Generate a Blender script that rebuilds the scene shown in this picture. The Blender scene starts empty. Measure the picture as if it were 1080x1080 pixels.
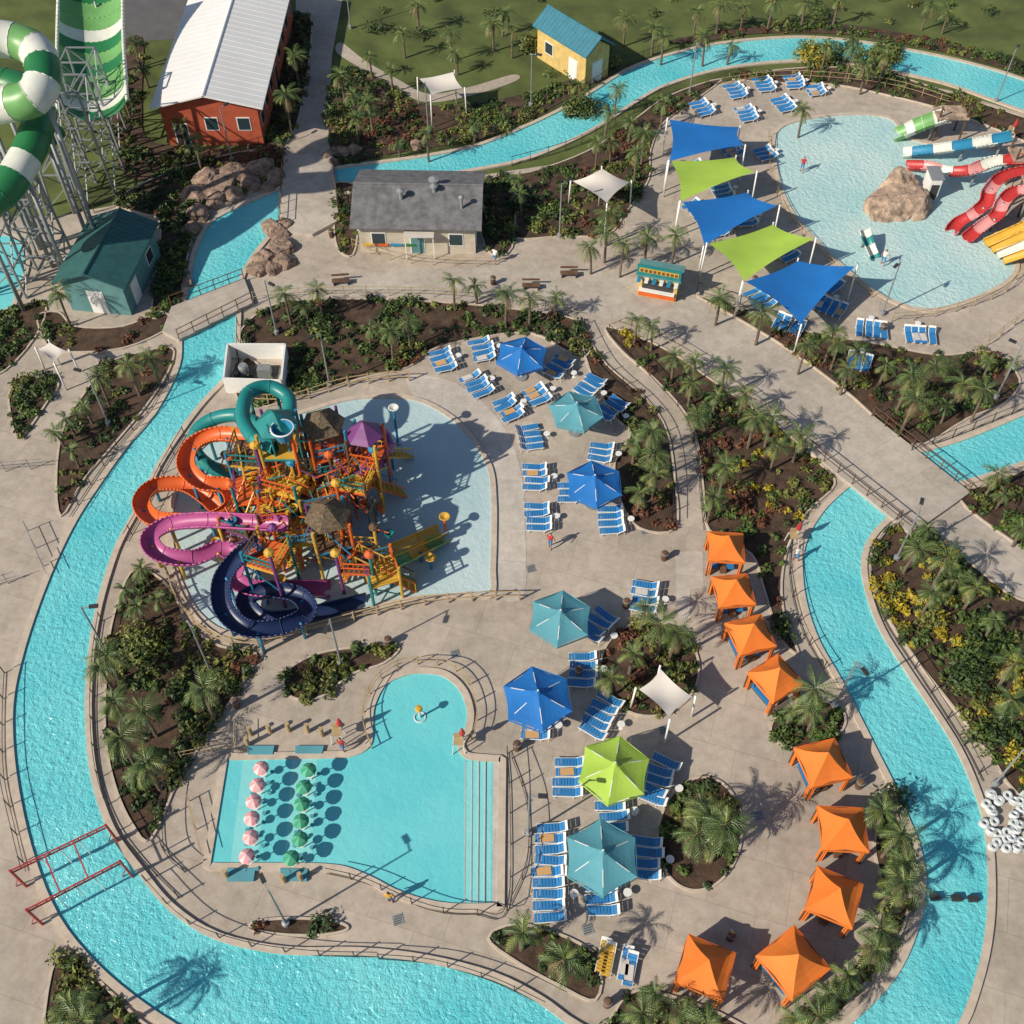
import bpy, math, random
import numpy as np
from mathutils import Vector, Matrix, Quaternion
from mathutils.geometry import tessellate_polygon
random.seed(7); rng=np.random.default_rng(7)
H=62.0; FL=1150.0; TH=math.radians(52.4); S=math.sin(TH); C=math.cos(TH)
def P(u,v,z=0.0):
    """survey plan -> world metres on the level plane z"""
    x=u-540; y=v-540; d=FL*S+y*C; t=(H-z)/d
    return Vector((x*t,(FL*C-y*S)*t,z))
scene=bpy.context.scene
# ---------------- materials
def newmat(name):
    m=bpy.data.materials.new(name); m.use_nodes=True
    nt=m.node_tree; b=nt.nodes["Principled BSDF"]; return m,nt,b
def mat(name,col,rough=.7,var=.15,scale=1.5,bump=0,metal=0,spec=None):
    m,nt,b=newmat(name)
    tc=nt.nodes.new("ShaderNodeNewGeometry")
    n=nt.nodes.new("ShaderNodeTexNoise"); n.inputs["Scale"].default_value=scale; n.inputs["Detail"].default_value=3
    nt.links.new(tc.outputs["Position"],n.inputs["Vector"])
    r=nt.nodes.new("ShaderNodeValToRGB")
    r.color_ramp.elements[0].position=.3; r.color_ramp.elements[1].position=.7
    r.color_ramp.elements[0].color=(*[c*(1-var) for c in col],1)
    r.color_ramp.elements[1].color=(*[min(1,c*(1+var)) for c in col],1)
    nt.links.new(n.outputs["Fac"],r.inputs["Fac"]); nt.links.new(r.outputs["Color"],b.inputs["Base Color"])
    b.inputs["Roughness"].default_value=rough; b.inputs["Metallic"].default_value=metal
    if spec is not None: b.inputs["Specular IOR Level"].default_value=spec
    if bump:
        bp=nt.nodes.new("ShaderNodeBump"); bp.inputs["Strength"].default_value=bump; bp.inputs["Distance"].default_value=.1
        n2=nt.nodes.new("ShaderNodeTexNoise"); n2.inputs["Scale"].default_value=scale*5; n2.inputs["Detail"].default_value=4
        nt.links.new(tc.outputs["Position"],n2.inputs["Vector"])
        nt.links.new(n2.outputs["Fac"],bp.inputs["Height"]); nt.links.new(bp.outputs["Normal"],b.inputs["Normal"])
    return m
def concrete(name,col,joint=3.0,rot=0):
    m,nt,b=newmat(name)
    g=nt.nodes.new("ShaderNodeNewGeometry")
    n=nt.nodes.new("ShaderNodeTexNoise"); n.inputs["Scale"].default_value=.14; n.inputs["Detail"].default_value=6; n.inputs["Roughness"].default_value=.65
    nt.links.new(g.outputs["Position"],n.inputs["Vector"])
    r=nt.nodes.new("ShaderNodeValToRGB"); r.color_ramp.elements[0].position=.35; r.color_ramp.elements[1].position=.68
    r.color_ramp.elements[0].color=(*[c*.76 for c in col],1); r.color_ramp.elements[1].color=(*[c*1.10 for c in col],1)
    nt.links.new(n.outputs["Fac"],r.inputs["Fac"])
    n2=nt.nodes.new("ShaderNodeTexNoise"); n2.inputs["Scale"].default_value=1.3; n2.inputs["Detail"].default_value=6; n2.inputs["Roughness"].default_value=.75
    nt.links.new(g.outputs["Position"],n2.inputs["Vector"])
    r2=nt.nodes.new("ShaderNodeValToRGB"); r2.color_ramp.elements[0].position=.3; r2.color_ramp.elements[1].position=.62
    r2.color_ramp.elements[0].color=(.78,.76,.74,1); r2.color_ramp.elements[1].color=(1.04,1.04,1.04,1)
    nt.links.new(n2.outputs["Fac"],r2.inputs["Fac"])
    mx=nt.nodes.new("ShaderNodeMixRGB"); mx.blend_type='MULTIPLY'; mx.inputs[0].default_value=1
    nt.links.new(r.outputs["Color"],mx.inputs[1]); nt.links.new(r2.outputs["Color"],mx.inputs[2])
    mp=nt.nodes.new("ShaderNodeMapping"); mp.inputs["Rotation"].default_value=(0,0,rot)
    nt.links.new(g.outputs["Position"],mp.inputs["Vector"])
    br=nt.nodes.new("ShaderNodeTexBrick"); br.offset=.37; br.inputs["Scale"].default_value=1/joint
    br.inputs["Color1"].default_value=(1,1,1,1); br.inputs["Color2"].default_value=(.93,.93,.92,1); br.inputs["Mortar"].default_value=(.78,.77,.76,1)
    br.inputs["Mortar Size"].default_value=.008; br.inputs["Brick Width"].default_value=1.4; br.inputs["Row Height"].default_value=1
    nt.links.new(mp.outputs["Vector"],br.inputs["Vector"])
    m2=nt.nodes.new("ShaderNodeMixRGB"); m2.blend_type='MULTIPLY'; m2.inputs[0].default_value=1
    nt.links.new(mx.outputs[0],m2.inputs[1]); nt.links.new(br.outputs["Color"],m2.inputs[2])
    nt.links.new(m2.outputs[0],b.inputs["Base Color"]); b.inputs["Roughness"].default_value=.85
    return m
def watermat(name,col,col2,scale=1.0,strength=.5,dist=.25):
    m,nt,b=newmat(name)
    g=nt.nodes.new("ShaderNodeNewGeometry")
    n=nt.nodes.new("ShaderNodeTexNoise"); n.inputs["Scale"].default_value=.16; n.inputs["Detail"].default_value=4
    nt.links.new(g.outputs["Position"],n.inputs["Vector"])
    r=nt.nodes.new("ShaderNodeValToRGB"); r.color_ramp.elements[0].position=.35; r.color_ramp.elements[1].position=.65
    r.color_ramp.elements[0].color=(*col,1); r.color_ramp.elements[1].color=(*col2,1)
    nt.links.new(n.outputs["Fac"],r.inputs["Fac"]); nt.links.new(r.outputs["Color"],b.inputs["Base Color"])
    n3=nt.nodes.new("ShaderNodeTexNoise"); n3.inputs["Scale"].default_value=1.2; n3.inputs["Detail"].default_value=2
    nt.links.new(g.outputs["Position"],n3.inputs["Vector"])
    va=nt.nodes.new("ShaderNodeVectorMath"); va.operation='SCALE'; va.inputs["Scale"].default_value=.9
    nt.links.new(n3.outputs["Color"],va.inputs[0])
    vb=nt.nodes.new("ShaderNodeVectorMath"); vb.operation='ADD'
    nt.links.new(g.outputs["Position"],vb.inputs[0]); nt.links.new(va.outputs[0],vb.inputs[1])
    vo=nt.nodes.new("ShaderNodeTexVoronoi"); vo.feature='SMOOTH_F1'; vo.inputs["Scale"].default_value=1.9*scale
    nt.links.new(vb.outputs[0],vo.inputs["Vector"])
    n4=nt.nodes.new("ShaderNodeTexNoise"); n4.inputs["Scale"].default_value=3.5*scale; n4.inputs["Detail"].default_value=3; n4.inputs["Distortion"].default_value=1.2
    nt.links.new(g.outputs["Position"],n4.inputs["Vector"])
    ad=nt.nodes.new("ShaderNodeMath"); ad.operation='ADD'
    nt.links.new(vo.outputs["Distance"],ad.inputs[0]); nt.links.new(n4.outputs["Fac"],ad.inputs[1])
    bp=nt.nodes.new("ShaderNodeBump"); bp.inputs["Strength"].default_value=strength; bp.inputs["Distance"].default_value=dist
    nt.links.new(ad.outputs[0],bp.inputs["Height"]); nt.links.new(bp.outputs["Normal"],b.inputs["Normal"])
    b.inputs["Roughness"].default_value=.1; b.inputs["IOR"].default_value=1.33
    return m
M={}
M['deck']=concrete('concrete_deck',(.51,.44,.375),3.2,.3)
M['deck2']=concrete('promenade_concrete',(.53,.475,.42),3.6,-.6)
M['deck3']=concrete('pale_concrete',(.60,.55,.50),2.4,.1)
M['coping']=mat('coping',(.52,.44,.36),.8,.12,2)
M['asphalt']=mat('asphalt',(.11,.11,.115),.9,.15,.5)
M['grass']=mat('lawn_grass',(.085,.11,.028),.95,.4,.25,.4)
M['mulch']=mat('mulch',(.07,.042,.027),.95,.5,1.2,.6)
M['river']=watermat('river_water',(.105,.55,.63),(.19,.65,.70),1.5,.5,.2)
M['pool']=watermat('pool_water',(.13,.58,.64),(.18,.63,.67),.8,.16,.15)
M['pool2']=watermat('pool_shelf_water',(.22,.64,.67),(.27,.68,.70),.8,.16,.15)
M['shallow']=watermat('shallow_water',(.40,.56,.60),(.50,.63,.66),1.2,.22,.15)
M['shallow2']=watermat('wading_water',(.38,.62,.64),(.52,.69,.69),1.4,.42,.2)
def fab(n,c): return mat(n,c,.75,.07,.6)
M['blue']=fab('blue_canvas',(.008,.15,.48)); M['teal']=fab('teal_canvas',(.09,.31,.38)); M['lime']=fab('lime_canvas',(.35,.53,.07))
M['orange']=fab('orange_canvas',(.75,.19,.025)); M['white']=mat('white_paint',(.78,.78,.76),.5,.05); M['canvasw']=fab('offwhite_canvas',(.60,.56,.52))
M['lblue']=fab('lounger_sling',(.02,.20,.50)); M['dark']=mat('dark_metal',(.04,.04,.042),.5); M['steel']=mat('galvanised_steel',(.30,.32,.33),.5,.1,1,0,.3)
M['tan']=mat('tan_post',(.42,.31,.17),.8); M['brown']=mat('brown_timber',(.13,.07,.04),.8,.3); M['thatch']=mat('thatch',(.15,.11,.07),.95,.45,5,.8)
def pl(n,c,r=.4): return mat(n,c,r,.1,.9)
M['sorange']=pl('orange_fibreglass',(.66,.13,.03)); M['spink']=pl('magenta_fibreglass',(.42,.09,.26)); M['snavy']=pl('navy_fibreglass',(.015,.03,.10))
M['steal']=pl('teal_fibreglass',(.015,.22,.22)); M['syellow']=pl('yellow_fibreglass',(.62,.37,.05)); M['spurple']=pl('purple_fibreglass',(.18,.05,.20))
M['sgreen']=pl('green_fibreglass',(.02,.17,.06)); M['slgreen']=pl('light_green_fibreglass',(.15,.36,.12)); M['swhite']=pl('white_fibreglass',(.66,.68,.62))
M['sred']=pl('red_fibreglass',(.46,.04,.04)); M['spinkl']=pl('pink_fibreglass',(.62,.28,.28)); M['sblue']=pl('blue_fibreglass',(.03,.23,.40)); M['pinkc']=fab('pink_canvas',(.72,.30,.33)); M['greenc']=fab('green_canvas',(.02,.28,.15))
M['paleg']=fab('pale_pink_canvas',(.75,.52,.52)); M['palegg']=fab('pale_green_canvas',(.10,.38,.24)); M['towel']=fab('towel',(.60,.35,.15))
M['rock']=mat('pink_rock',(.27,.19,.145),.9,.5,1.6,1.0); M['rock2']=mat('sand_rock',(.38,.28,.21),.9,.5,1.4,1.0)
M['leafd']=mat('leaf_dark',(.034,.062,.016),.6,.4,.8); M['leafm']=mat('leaf_mid',(.07,.115,.024),.6,.4,.8); M['leafy']=mat('leaf_olive',(.15,.165,.035),.6,.3,.8)
M['leafyel']=mat('leaf_yellow',(.34,.27,.02),.6,.3,.8); M['leafr']=mat('leaf_russet',(.13,.05,.025),.7,.4,.8)
M['frond']=mat('palm_frond',(.085,.135,.038),.5,.35,1.5); M['frond3']=mat('palm_frond_young',(.15,.19,.05),.5,.3,1.5); M['frond2']=mat('palm_frond_dry',(.22,.17,.08),.6,.3,1.5); M['trunk']=mat('palm_trunk',(.17,.13,.095),.95,.35,6,.6)
M['redwall']=mat('red_wall',(.42,.085,.04),.8); M['yelwall']=mat('yellow_wall',(.58,.42,.15),.8); M['crwall']=mat('cream_wall',(.52,.47,.38),.8); M['tealwall']=mat('teal_wall',(.10,.24,.25),.8)
M['roofw']=mat('white_metal_roof',(.78,.78,.78),.55,.04,.3); M['roofg']=mat('grey_shingle',(.15,.15,.16),.9,.3,1.5,.4); M['rooft']=mat('teal_metal_roof',(.035,.12,.12),.45,.15); M['roofb']=mat('blue_metal_roof',(.05,.19,.26),.45,.1)
m,nt,b=newmat('window_glass'); b.inputs["Base Color"].default_value=(.03,.05,.06,1); b.inputs["Roughness"].default_value=.08; M['glass']=m
M['skin']=mat('skin',(.45,.25,.17),.6,.05); M['hair']=mat('hair',(.05,.03,.02),.7)
M['foam']=mat('clear_vinyl',(.58,.62,.63),.25,.15,2)
# ---------------- builder
class MB:
    def __init__(s): s.V=[];s.F=[];s.I=[];s.m=[]
    def mi(s,k):
        if k not in s.m: s.m.append(k)
        return s.m.index(k)
    def add(s,vs,fs,k):
        o=len(s.V); s.V+= [tuple(v) for v in vs]; i=s.mi(k)
        for f in fs: s.F.append([o+j for j in f]); s.I.append(i)
    def box(s,c,d,k,rot=0):
        cx,cy,cz=c; hx,hy,hz=d[0]/2,d[1]/2,d[2]/2; cr,sr=math.cos(rot),math.sin(rot); vs=[]
        for z in(-hz,hz):
            for x,y in((-hx,-hy),(hx,-hy),(hx,hy),(-hx,hy)): vs.append((cx+x*cr-y*sr,cy+x*sr+y*cr,cz+z))
        s.add(vs,[(3,2,1,0),(4,5,6,7),(0,1,5,4),(1,2,6,5),(2,3,7,6),(3,0,4,7)],k)
    def beam(s,a,b,r,k,n=4,r2=None):
        a=Vector(a);b=Vector(b);d=b-a
        if d.length<1e-4: return
        d.normalize(); up=Vector((0,0,1)) if abs(d.z)<.95 else Vector((1,0,0))
        x=d.cross(up).normalized(); y=d.cross(x); r2=r if r2 is None else r2; vs=[]
        for p,rr in((a,r),(b,r2)):
            for i in range(n):
                t=2*math.pi*(i+.5)/n; vs.append(p+x*math.cos(t)*rr+y*math.sin(t)*rr)
        fs=[(i,(i+1)%n,n+(i+1)%n,n+i) for i in range(n)]+[tuple(range(n-1,-1,-1)),tuple(range(n,2*n))]
        s.add(vs,fs,k)
    def lathe(s,c,prof,k,n=12,rot=0):
        vs=[];c=Vector(c)
        for r,z in prof:
            for i in range(n):
                t=2*math.pi*i/n+rot; vs.append(c+Vector((r*math.cos(t),r*math.sin(t),z)))
        fs=[]
        for j in range(len(prof)-1):
            for i in range(n): fs.append((j*n+i,j*n+(i+1)%n,(j+1)*n+(i+1)%n,(j+1)*n+i))
        s.add(vs,fs,k)
    def ring(s,c,R,r,k,n=20,tilt=None):
        vs=[];c=Vector(c)
        for i in range(n):
            t=2*math.pi*i/n
            for j in range(6):
                q=2*math.pi*j/6; v=Vector(((R+r*math.cos(q))*math.cos(t),(R+r*math.cos(q))*math.sin(t),r*math.sin(q)))
                if tilt: v=tilt@v
                vs.append(c+v)
        s.add(vs,[(i*6+j,((i+1)%n)*6+j,((i+1)%n)*6+(j+1)%6,i*6+(j+1)%6) for i in range(n) for j in range(6)],k)
    def mesh(s,name,smooth=False):
        me=bpy.data.meshes.new(name); me.from_pydata(s.V,[],s.F)
        for k in s.m: me.materials.append(M[k])
        me.polygons.foreach_set("material_index",s.I)
        if smooth: me.polygons.foreach_set("use_smooth",[True]*len(s.F))
        me.update(); return me
    def obj(s,name,smooth=False,loc=(0,0,0),rot=0): return link(name,s.mesh(name,smooth),loc,rot)
def link(name,me,loc=(0,0,0),rot=0,sc=1):
    o=bpy.data.objects.new(name,me); scene.collection.objects.link(o); o.location=loc; o.rotation_euler=(0,0,rot)
    o.scale=(sc,sc,sc) if not hasattr(sc,'__len__') else sc
    return o
def cat(pts,closed=False,n=6):
    pts=[Vector(p) for p in pts]; N=len(pts); out=[]
    for i in range(N if closed else N-1):
        if closed: p0,p1,p2,p3=pts[i-1],pts[i],pts[(i+1)%N],pts[(i+2)%N]
        else: p0,p1,p2,p3=pts[max(i-1,0)],pts[i],pts[i+1],pts[min(i+2,N-1)]
        for k in range(n):
            t=k/n; out.append(.5*((2*p1)+(p2-p0)*t+(2*p0-5*p1+4*p2-p3)*t*t+(3*p1-p0-3*p2+p3)*t**3))
    if not closed: out.append(pts[-1])
    return out
def sheet(name,pts,z,k):
    pts=[Vector((p[0],p[1],z)) for p in pts]
    tr=tessellate_polygon([pts]); me=bpy.data.meshes.new(name); fs=[]
    for t in tr:
        a,b_,c=[pts[i] for i in t]
        fs.append(t if (b_-a).cross(c-a).z>0 else t[::-1])
    me.from_pydata(pts,[],fs); me.materials.append(M[k]); return link(name,me)
def wallalong(mb,pts,closed,w,h,z0,k):
    N=len(pts); L=[];
    for i,p in enumerate(pts):
        a=pts[i-1] if (i>0 or closed) else p; b_=pts[(i+1)%N] if (i<N-1 or closed) else p
        t=Vector((b_[0]-a[0],b_[1]-a[1],0))
        if t.length<1e-6: t=Vector((1,0,0))
        t.normalize(); n=Vector((-t.y,t.x,0))*w/2; p=Vector((p[0],p[1],0))
        for q,z in((p-n,z0),(p-n,z0+h),(p+n,z0+h),(p+n,z0)): L.append((q.x,q.y,z))
    fs=[]
    for i in range(N if closed else N-1):
        a=i*4;b_=((i+1)%N)*4
        for j in range(3): fs.append((a+j,a+j+1,b_+j+1,b_+j))
    mb.add(L,fs,k)
def G(l,smooth=True,closed=True,n=6):
    q=[P(u,v) for u,v in l]; return cat(q,closed,n) if smooth else q
def ell(u,v,a,b_,rot=0,n=28):
    o=[]
    for i in range(n):
        t=2*math.pi*i/n; x=a*math.cos(t);y=b_*math.sin(t); o.append((u+x*math.cos(rot)-y*math.sin(rot),v+x*math.sin(rot)+y*math.cos(rot)))
    return o
def inside(x,y,poly):
    c=False;j=len(poly)-1
    for i in range(len(poly)):
        xi,yi=poly[i][0],poly[i][1];xj,yj=poly[j][0],poly[j][1]
        if (yi>y)!=(yj>y) and x<(xj-xi)*(y-yi)/(yj-yi)+xi: c=not c
        j=i
    return c
# ---------------- ground
big=[(-1500,-1500),(1500,-1500),(1500,1800),(-1500,1800)]
sheet('ground',big,0,'grass')
deck=[(-250,232),(60,228),(130,215),(215,178),(290,150),(312,100),(312,-60),(372,-60),(350,60),(348,120),(352,178),(500,186),(640,165),(720,96),(850,70),(1000,95),(1300,190),(1500,1350),(-500,1350)]
sheet('concrete_deck',[P(u,v) for u,v in deck],.02,'deck')
sheet('parking_asphalt',[P(u,v) for u,v in [(128,-120),(320,-120),(205,40),(130,45)]],.02,'asphalt')
sheet('service_path',G([(355,55),(380,72),(415,92),(450,108),(500,100),(545,85),(540,79),(495,92),(452,99),(420,84),(385,64),(360,45)]),.025,'deck')
# promenade
prL=[(180,345),(215,325),(300,300),(400,288),(480,283),(560,283),(640,288),(700,300),(760,330),(830,372),(900,425),(960,470),(1030,525),(1100,585),(1160,640)]
prR=[(190,365),(222,342),(290,318),(400,312),(480,315),(560,322),(620,332),(680,350),(740,385),(800,430),(850,470),(900,510),(960,560),(1040,625),(1110,690)]
sheet('promenade',cat([P(*p) for p in prL])+cat([P(*p) for p in prR])[::-1],.03,'deck2')
ringo=[(430,396),(475,402),(510,425),(536,458),(550,500),(553,540),(553,626),(522,626),(523,570),(522,530),(518,495),(500,465),(475,440),(440,422)]
sheet('pool_apron',G(ringo,n=4),.035,'deck3')
sheet('pale_paving',[P(*p) for p in [(712,582),(742,582),(742,620),(728,622),(728,652),(714,652)]],.036,'deck3')
# ---------------- river
RO=[(1300,130),(1150,105),(1090,88),(1050,75),(1000,62),(950,52),(900,44),(850,40),(800,42),(750,48),(700,60),(660,75),(620,100),(580,122),(540,140),(500,155),(450,165),(400,172),(355,178),(320,188),(290,202),(255,217),(222,235),(207,262),(200,290),(194,320),(190,350),(189,380),(180,405),(160,440),(130,475),(105,510),(80,548),(58,592),(38,642),(22,692),(12,740),(12,792),(20,850),(35,910),(60,970),(100,1020),(150,1062),(210,1100),(300,1150),(450,1195),(620,1225),(800,1220),(930,1170),(1005,1095),(1030,1040),(1043,980),(1045,920),(1040,870),(1028,830),(1010,790),(985,750),(955,705),(930,665),(915,625),(911,592),(920,567),(942,545),(970,530),(1000,516),(1050,500),(1090,486),(1150,465),(1300,410)]
RI=[(1300,190),(1150,140),(1090,122),(1050,108),(1000,90),(950,78),(900,68),(850,65),(800,68),(750,76),(700,92),(665,112),(630,135),(590,155),(550,170),(500,180),(450,188),(400,197),(357,207),(330,216),(303,234),(285,250),(265,275),(254,300),(252,335),(250,370),(242,395),(215,425),(192,455),(168,492),(150,530),(128,570),(115,605),(103,650),(96,700),(94,760),(100,820),(118,875),(148,918),(182,958),(230,988),(300,1003),(380,1004),(450,1012),(520,1030),(570,1055),(610,1083),(680,1115),(780,1130),(850,1110),(900,1072),(940,1030),(962,985),(972,940),(968,900),(955,865),(940,830),(925,800),(905,760),(885,720),(862,680),(848,640),(843,600),(848,570),(865,540),(892,514),(925,492),(957,480),(1010,465),(1060,445),(1090,432),(1150,405),(1300,340)]
ro=cat([P(*p) for p in RO],False,4); ri=cat([P(*p) for p in RI],False,4)
sheet('lazy_river_water',ro+ri[::-1],.06,'river')
mb=MB(); wallalong(mb,ro,False,.42,.16,.01,'coping'); wallalong(mb,ri,False,.42,.16,.01,'coping'); mb.obj('river_coping')
def pool(name,l,k,smooth=True,n=6,cop='coping'):
    g=G(l,smooth,True,n); sheet(name,g,.06,k); mb=MB(); wallalong(mb,g,True,.4,.14,.012,cop); mb.obj(name.replace('water','')+'coping')
pool('slide_pool_water',[(330,432),(365,422),(400,419),(440,422),(475,440),(500,465),(517,495),(521,530),(521,570),(520,600),(519,627),(500,630),(440,632),(370,648),(300,666),(245,670),(212,652),(192,620),(182,585),(180,545),(190,505),(215,470),(260,447),(300,440)],'shallow')
kp=[(237,799),(290,798),(345,797),(372,795),(388,785),(390,765),(392,745),(404,722),(425,711),(445,708),(470,712),(488,728),(496,750),(494,770),(486,785),(492,797),(510,800),(530,801)]
kp2=[(528,957),(500,958),(470,957),(440,951),(415,942),(390,929),(365,919),(345,916),(322,915),(270,915),(218,915)]
kg=cat([P(*p) for p in kp])+cat([P(*p) for p in kp2])
sheet('keyhole_pool_water',kg,.06,'pool'); mb=MB(); wallalong(mb,kg,True,.45,.14,.012,'coping')
mb.obj('keyhole_pool_coping')
sheet('pool_shelf_water',[P(*p) for p in [(491,804),(519,804),(518,954),(490,954)]],.066,'pool2')
for q in ([(257,800),(283,800),(272,912),(243,912)],[(308,800),(335,800),(329,912),(300,912)]): sheet('pool_shelf_water',[P(*p) for p in q],.066,'pool2')
mb=MB()
for i,x in enumerate((491,498,505,512)):
    a=P(x,803);b_=P(x-1,953); mb.beam((a.x,a.y,.05+.015*i),(b_.x,b_.y,.05+.015*i),.04,'deck3')
q=[P(520,802),P(529,802),P(527,955),P(519,955)]; mb.add([(p.x,p.y,.11) for p in q],[(0,1,2,3)],'deck3')
mb.obj('pool_steps')
wade=[(818,140),(850,126),(900,121),(940,126),(958,146),(1000,155),(1050,160),(1066,190),(1045,235),(1062,258),(1072,285),(1045,308),(985,328),(935,316),(895,288),(860,255),(832,220),(818,180)]
pool('wading_pool_water',wade,'shallow2')
pool('splash_basin_water',[(-60,250),(0,248),(20,252),(30,275),(18,315),(-5,360),(-80,380)],'pool')
# bridges
def bridge(name,l,edges):
    q=[P(*p) for p in l]; mb=MB(); n=len(q)
    mb.add([(p.x,p.y,.34) for p in q]+[(p.x,p.y,.02) for p in q],[tuple(range(n))]+[(i,(i+1)%n,n+(i+1)%n,n+i)[::-1] for i in range(n)],'deck2')
    for a,b_ in edges:
        a=P(*a);b_=P(*b_);L=(b_-a).length;k=max(2,int(L/1.3))
        for z in(.85,1.4): mb.beam((a.x,a.y,z),(b_.x,b_.y,z),.035,'brown')
        for i in range(k+1):
            p=a.lerp(b_,i/k); mb.beam((p.x,p.y,.3),(p.x,p.y,1.45),.04,'brown')
    mb.obj(name)
bridge('footbridge',[(172,352),(182,326),(258,296),(268,322),(190,362)][::-1],[((182,326),(258,297)),((190,361),(267,322))])
bridge('footbridge',[(294,245),(300,165),(352,165),(358,235),(330,250)],[((296,240),(301,168)),((352,168),(357,225))])
bridge('footbridge',[(852,478),(918,440),(1022,522),(960,566)],[((918,442),(1020,522)),((853,478),(960,564))])
# ---------------- beds
beds={
'A1':([(255,348),(290,322),(350,316),(440,318),(530,325),(608,338),(622,372),(600,372),(560,352),(500,358),(455,370),(430,388),(380,400),(320,416),(305,405),(300,372),(262,368)],1.5,'dense'),
'A2':([(612,350),(640,385),(680,420),(703,455),(712,510),(712,558),(675,558),(655,530),(648,490),(665,458),(648,440),(625,400)],.8,'sparse'),
'B':([(640,345),(700,368),(760,408),(820,450),(865,490),(880,512),(852,540),(832,575),(824,615),(828,655),(842,690),(822,672),(805,620),(792,585),(748,560),(742,520),(738,480),(725,440),(690,400),(655,370)],1.3,'red'),
'C':([(735,312),(790,330),(850,350),(920,362),(990,375),(1045,372),(1075,400),(1060,425),(1020,442),(960,470),(900,420),(830,368),(770,332)],.9,'sparse'),
'D':([(925,572),(955,552),(1010,585),(1060,625),(1110,665),(1120,860),(1070,835),(1040,790),(1000,740),(965,695),(935,650),(918,605)],2.0,'yellow'),
'E':([(1010,525),(1050,510),(1150,480),(1180,640),(1080,580)],1.3,'dense'),
'F':([(138,605),(165,608),(185,630),(200,660),(232,682),(270,690),(262,712),(230,760),(190,820),(160,885),(140,870),(122,830),(112,780),(112,720),(118,660)],1.6,'dense'),
'G':([(300,712),(330,692),(370,684),(420,682),(405,700),(370,712),(340,735),(308,736)],3.0,'green'),
'H':(ell(685,706,52,50),1.7,'sparse'),'I':(ell(738,880,44,60,.15),1.8,'green'),'J':(ell(852,765,40,24,-.2),3,'green'),
'K':([(515,990),(545,975),(600,990),(632,1015),(628,1055),(590,1040),(545,1015)],1.6,'sparse'),
'L':([(648,1068),(672,1045),(720,1055),(770,1075),(800,1100),(730,1120),(640,1105)],2,'green'),
'M':(ell(315,978,52,9,.02),1.8,'red'),
'N':([(55,1025),(80,1008),(110,1040),(150,1078),(200,1120),(60,1120)],2,'green'),
'O':([(112,385),(150,372),(182,368),(178,392),(155,428),(120,470),(90,505),(65,545),(60,500),(68,450),(90,415)],.8,'sparse'),
'P1':([(-40,350),(40,318),(44,345),(5,392),(-40,400)],2,'green'),'P2':([(12,410),(40,398),(62,405),(50,425),(22,462),(12,440)],2.4,'green'),
'Q':([(302,22),(328,20),(322,90),(305,148),(262,160),(275,130),(290,80)],1.8,'dense'),
'R':([(120,215),(160,190),(235,165),(298,158),(298,185),(250,210),(215,228),(200,262),(190,318),(175,330),(160,330),(170,240),(150,226)],1.7,'dense'),
'S':([(350,85),(385,75),(430,105),(480,112),(560,98),(640,72),(615,95),(578,116),(540,134),(500,149),(440,158),(400,165),(352,170)],1.7,'dense'),
'T':([(512,190),(560,182),(620,160),(665,130),(705,102),(760,84),(735,105),(700,130),(686,160),(684,190),(660,225),(640,248),(590,250),(545,252),(515,235)],1.3,'dense'),
'U':([(770,82),(850,72),(920,75),(990,95),(1060,118),(1150,150),(1140,175),(1070,145),(1000,118),(940,102),(880,90),(820,88)],1.5,'dense'),
'V':([(700,45),(780,30),(860,24),(950,35),(1050,58),(1150,85),(1150,100),(1090,82),(1000,57),(900,38),(800,36),(740,45)],1.3,'dense'),
'W':([(935,845),(952,880),(960,920),(955,970),(935,1010),(905,1045),(870,1080),(800,1100),(840,1070),(890,1030),(922,985),(930,940),(922,890)],2.2,'yellowg'),
'X':([(262,378),(300,420),(260,430),(248,408)],1.0,'sparse'),
'Y':([(352,195),(380,200),(378,240),(372,270),(356,262),(352,230)],1.4,'dense'),
'Z':([(505,200),(540,190),(540,262),(512,262)],1.3,'dense'),
'AA':([(40,335),(62,330),(80,345),(130,345),(170,330),(180,345),(130,368),(70,372),(50,365)],.6,'sparse'),
'AB':([(120,60),(150,40),(150,110),(160,150),(240,158),(200,175),(140,190),(120,150)],1.0,'dense'),
}
kinds={'dense':(['leafd','leafm','leafy','leafr'],[.42,.38,.15,.05]),'green':(['leafd','leafm','leafy'],[.4,.4,.2]),'sparse':(['leafm','leafd','leafy','leafr'],[.3,.3,.3,.1]),'red':(['leafd','leafm','leafr','leafyel','leafy'],[.35,.25,.2,.06,.14]),
'yellow':(['leafd','leafm','leafyel','leafm','leafy'],[.27,.2,.2,.13,.2]),'yellowg':(['leafm','leafy','leafyel'],[.5,.4,.1])}
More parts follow.
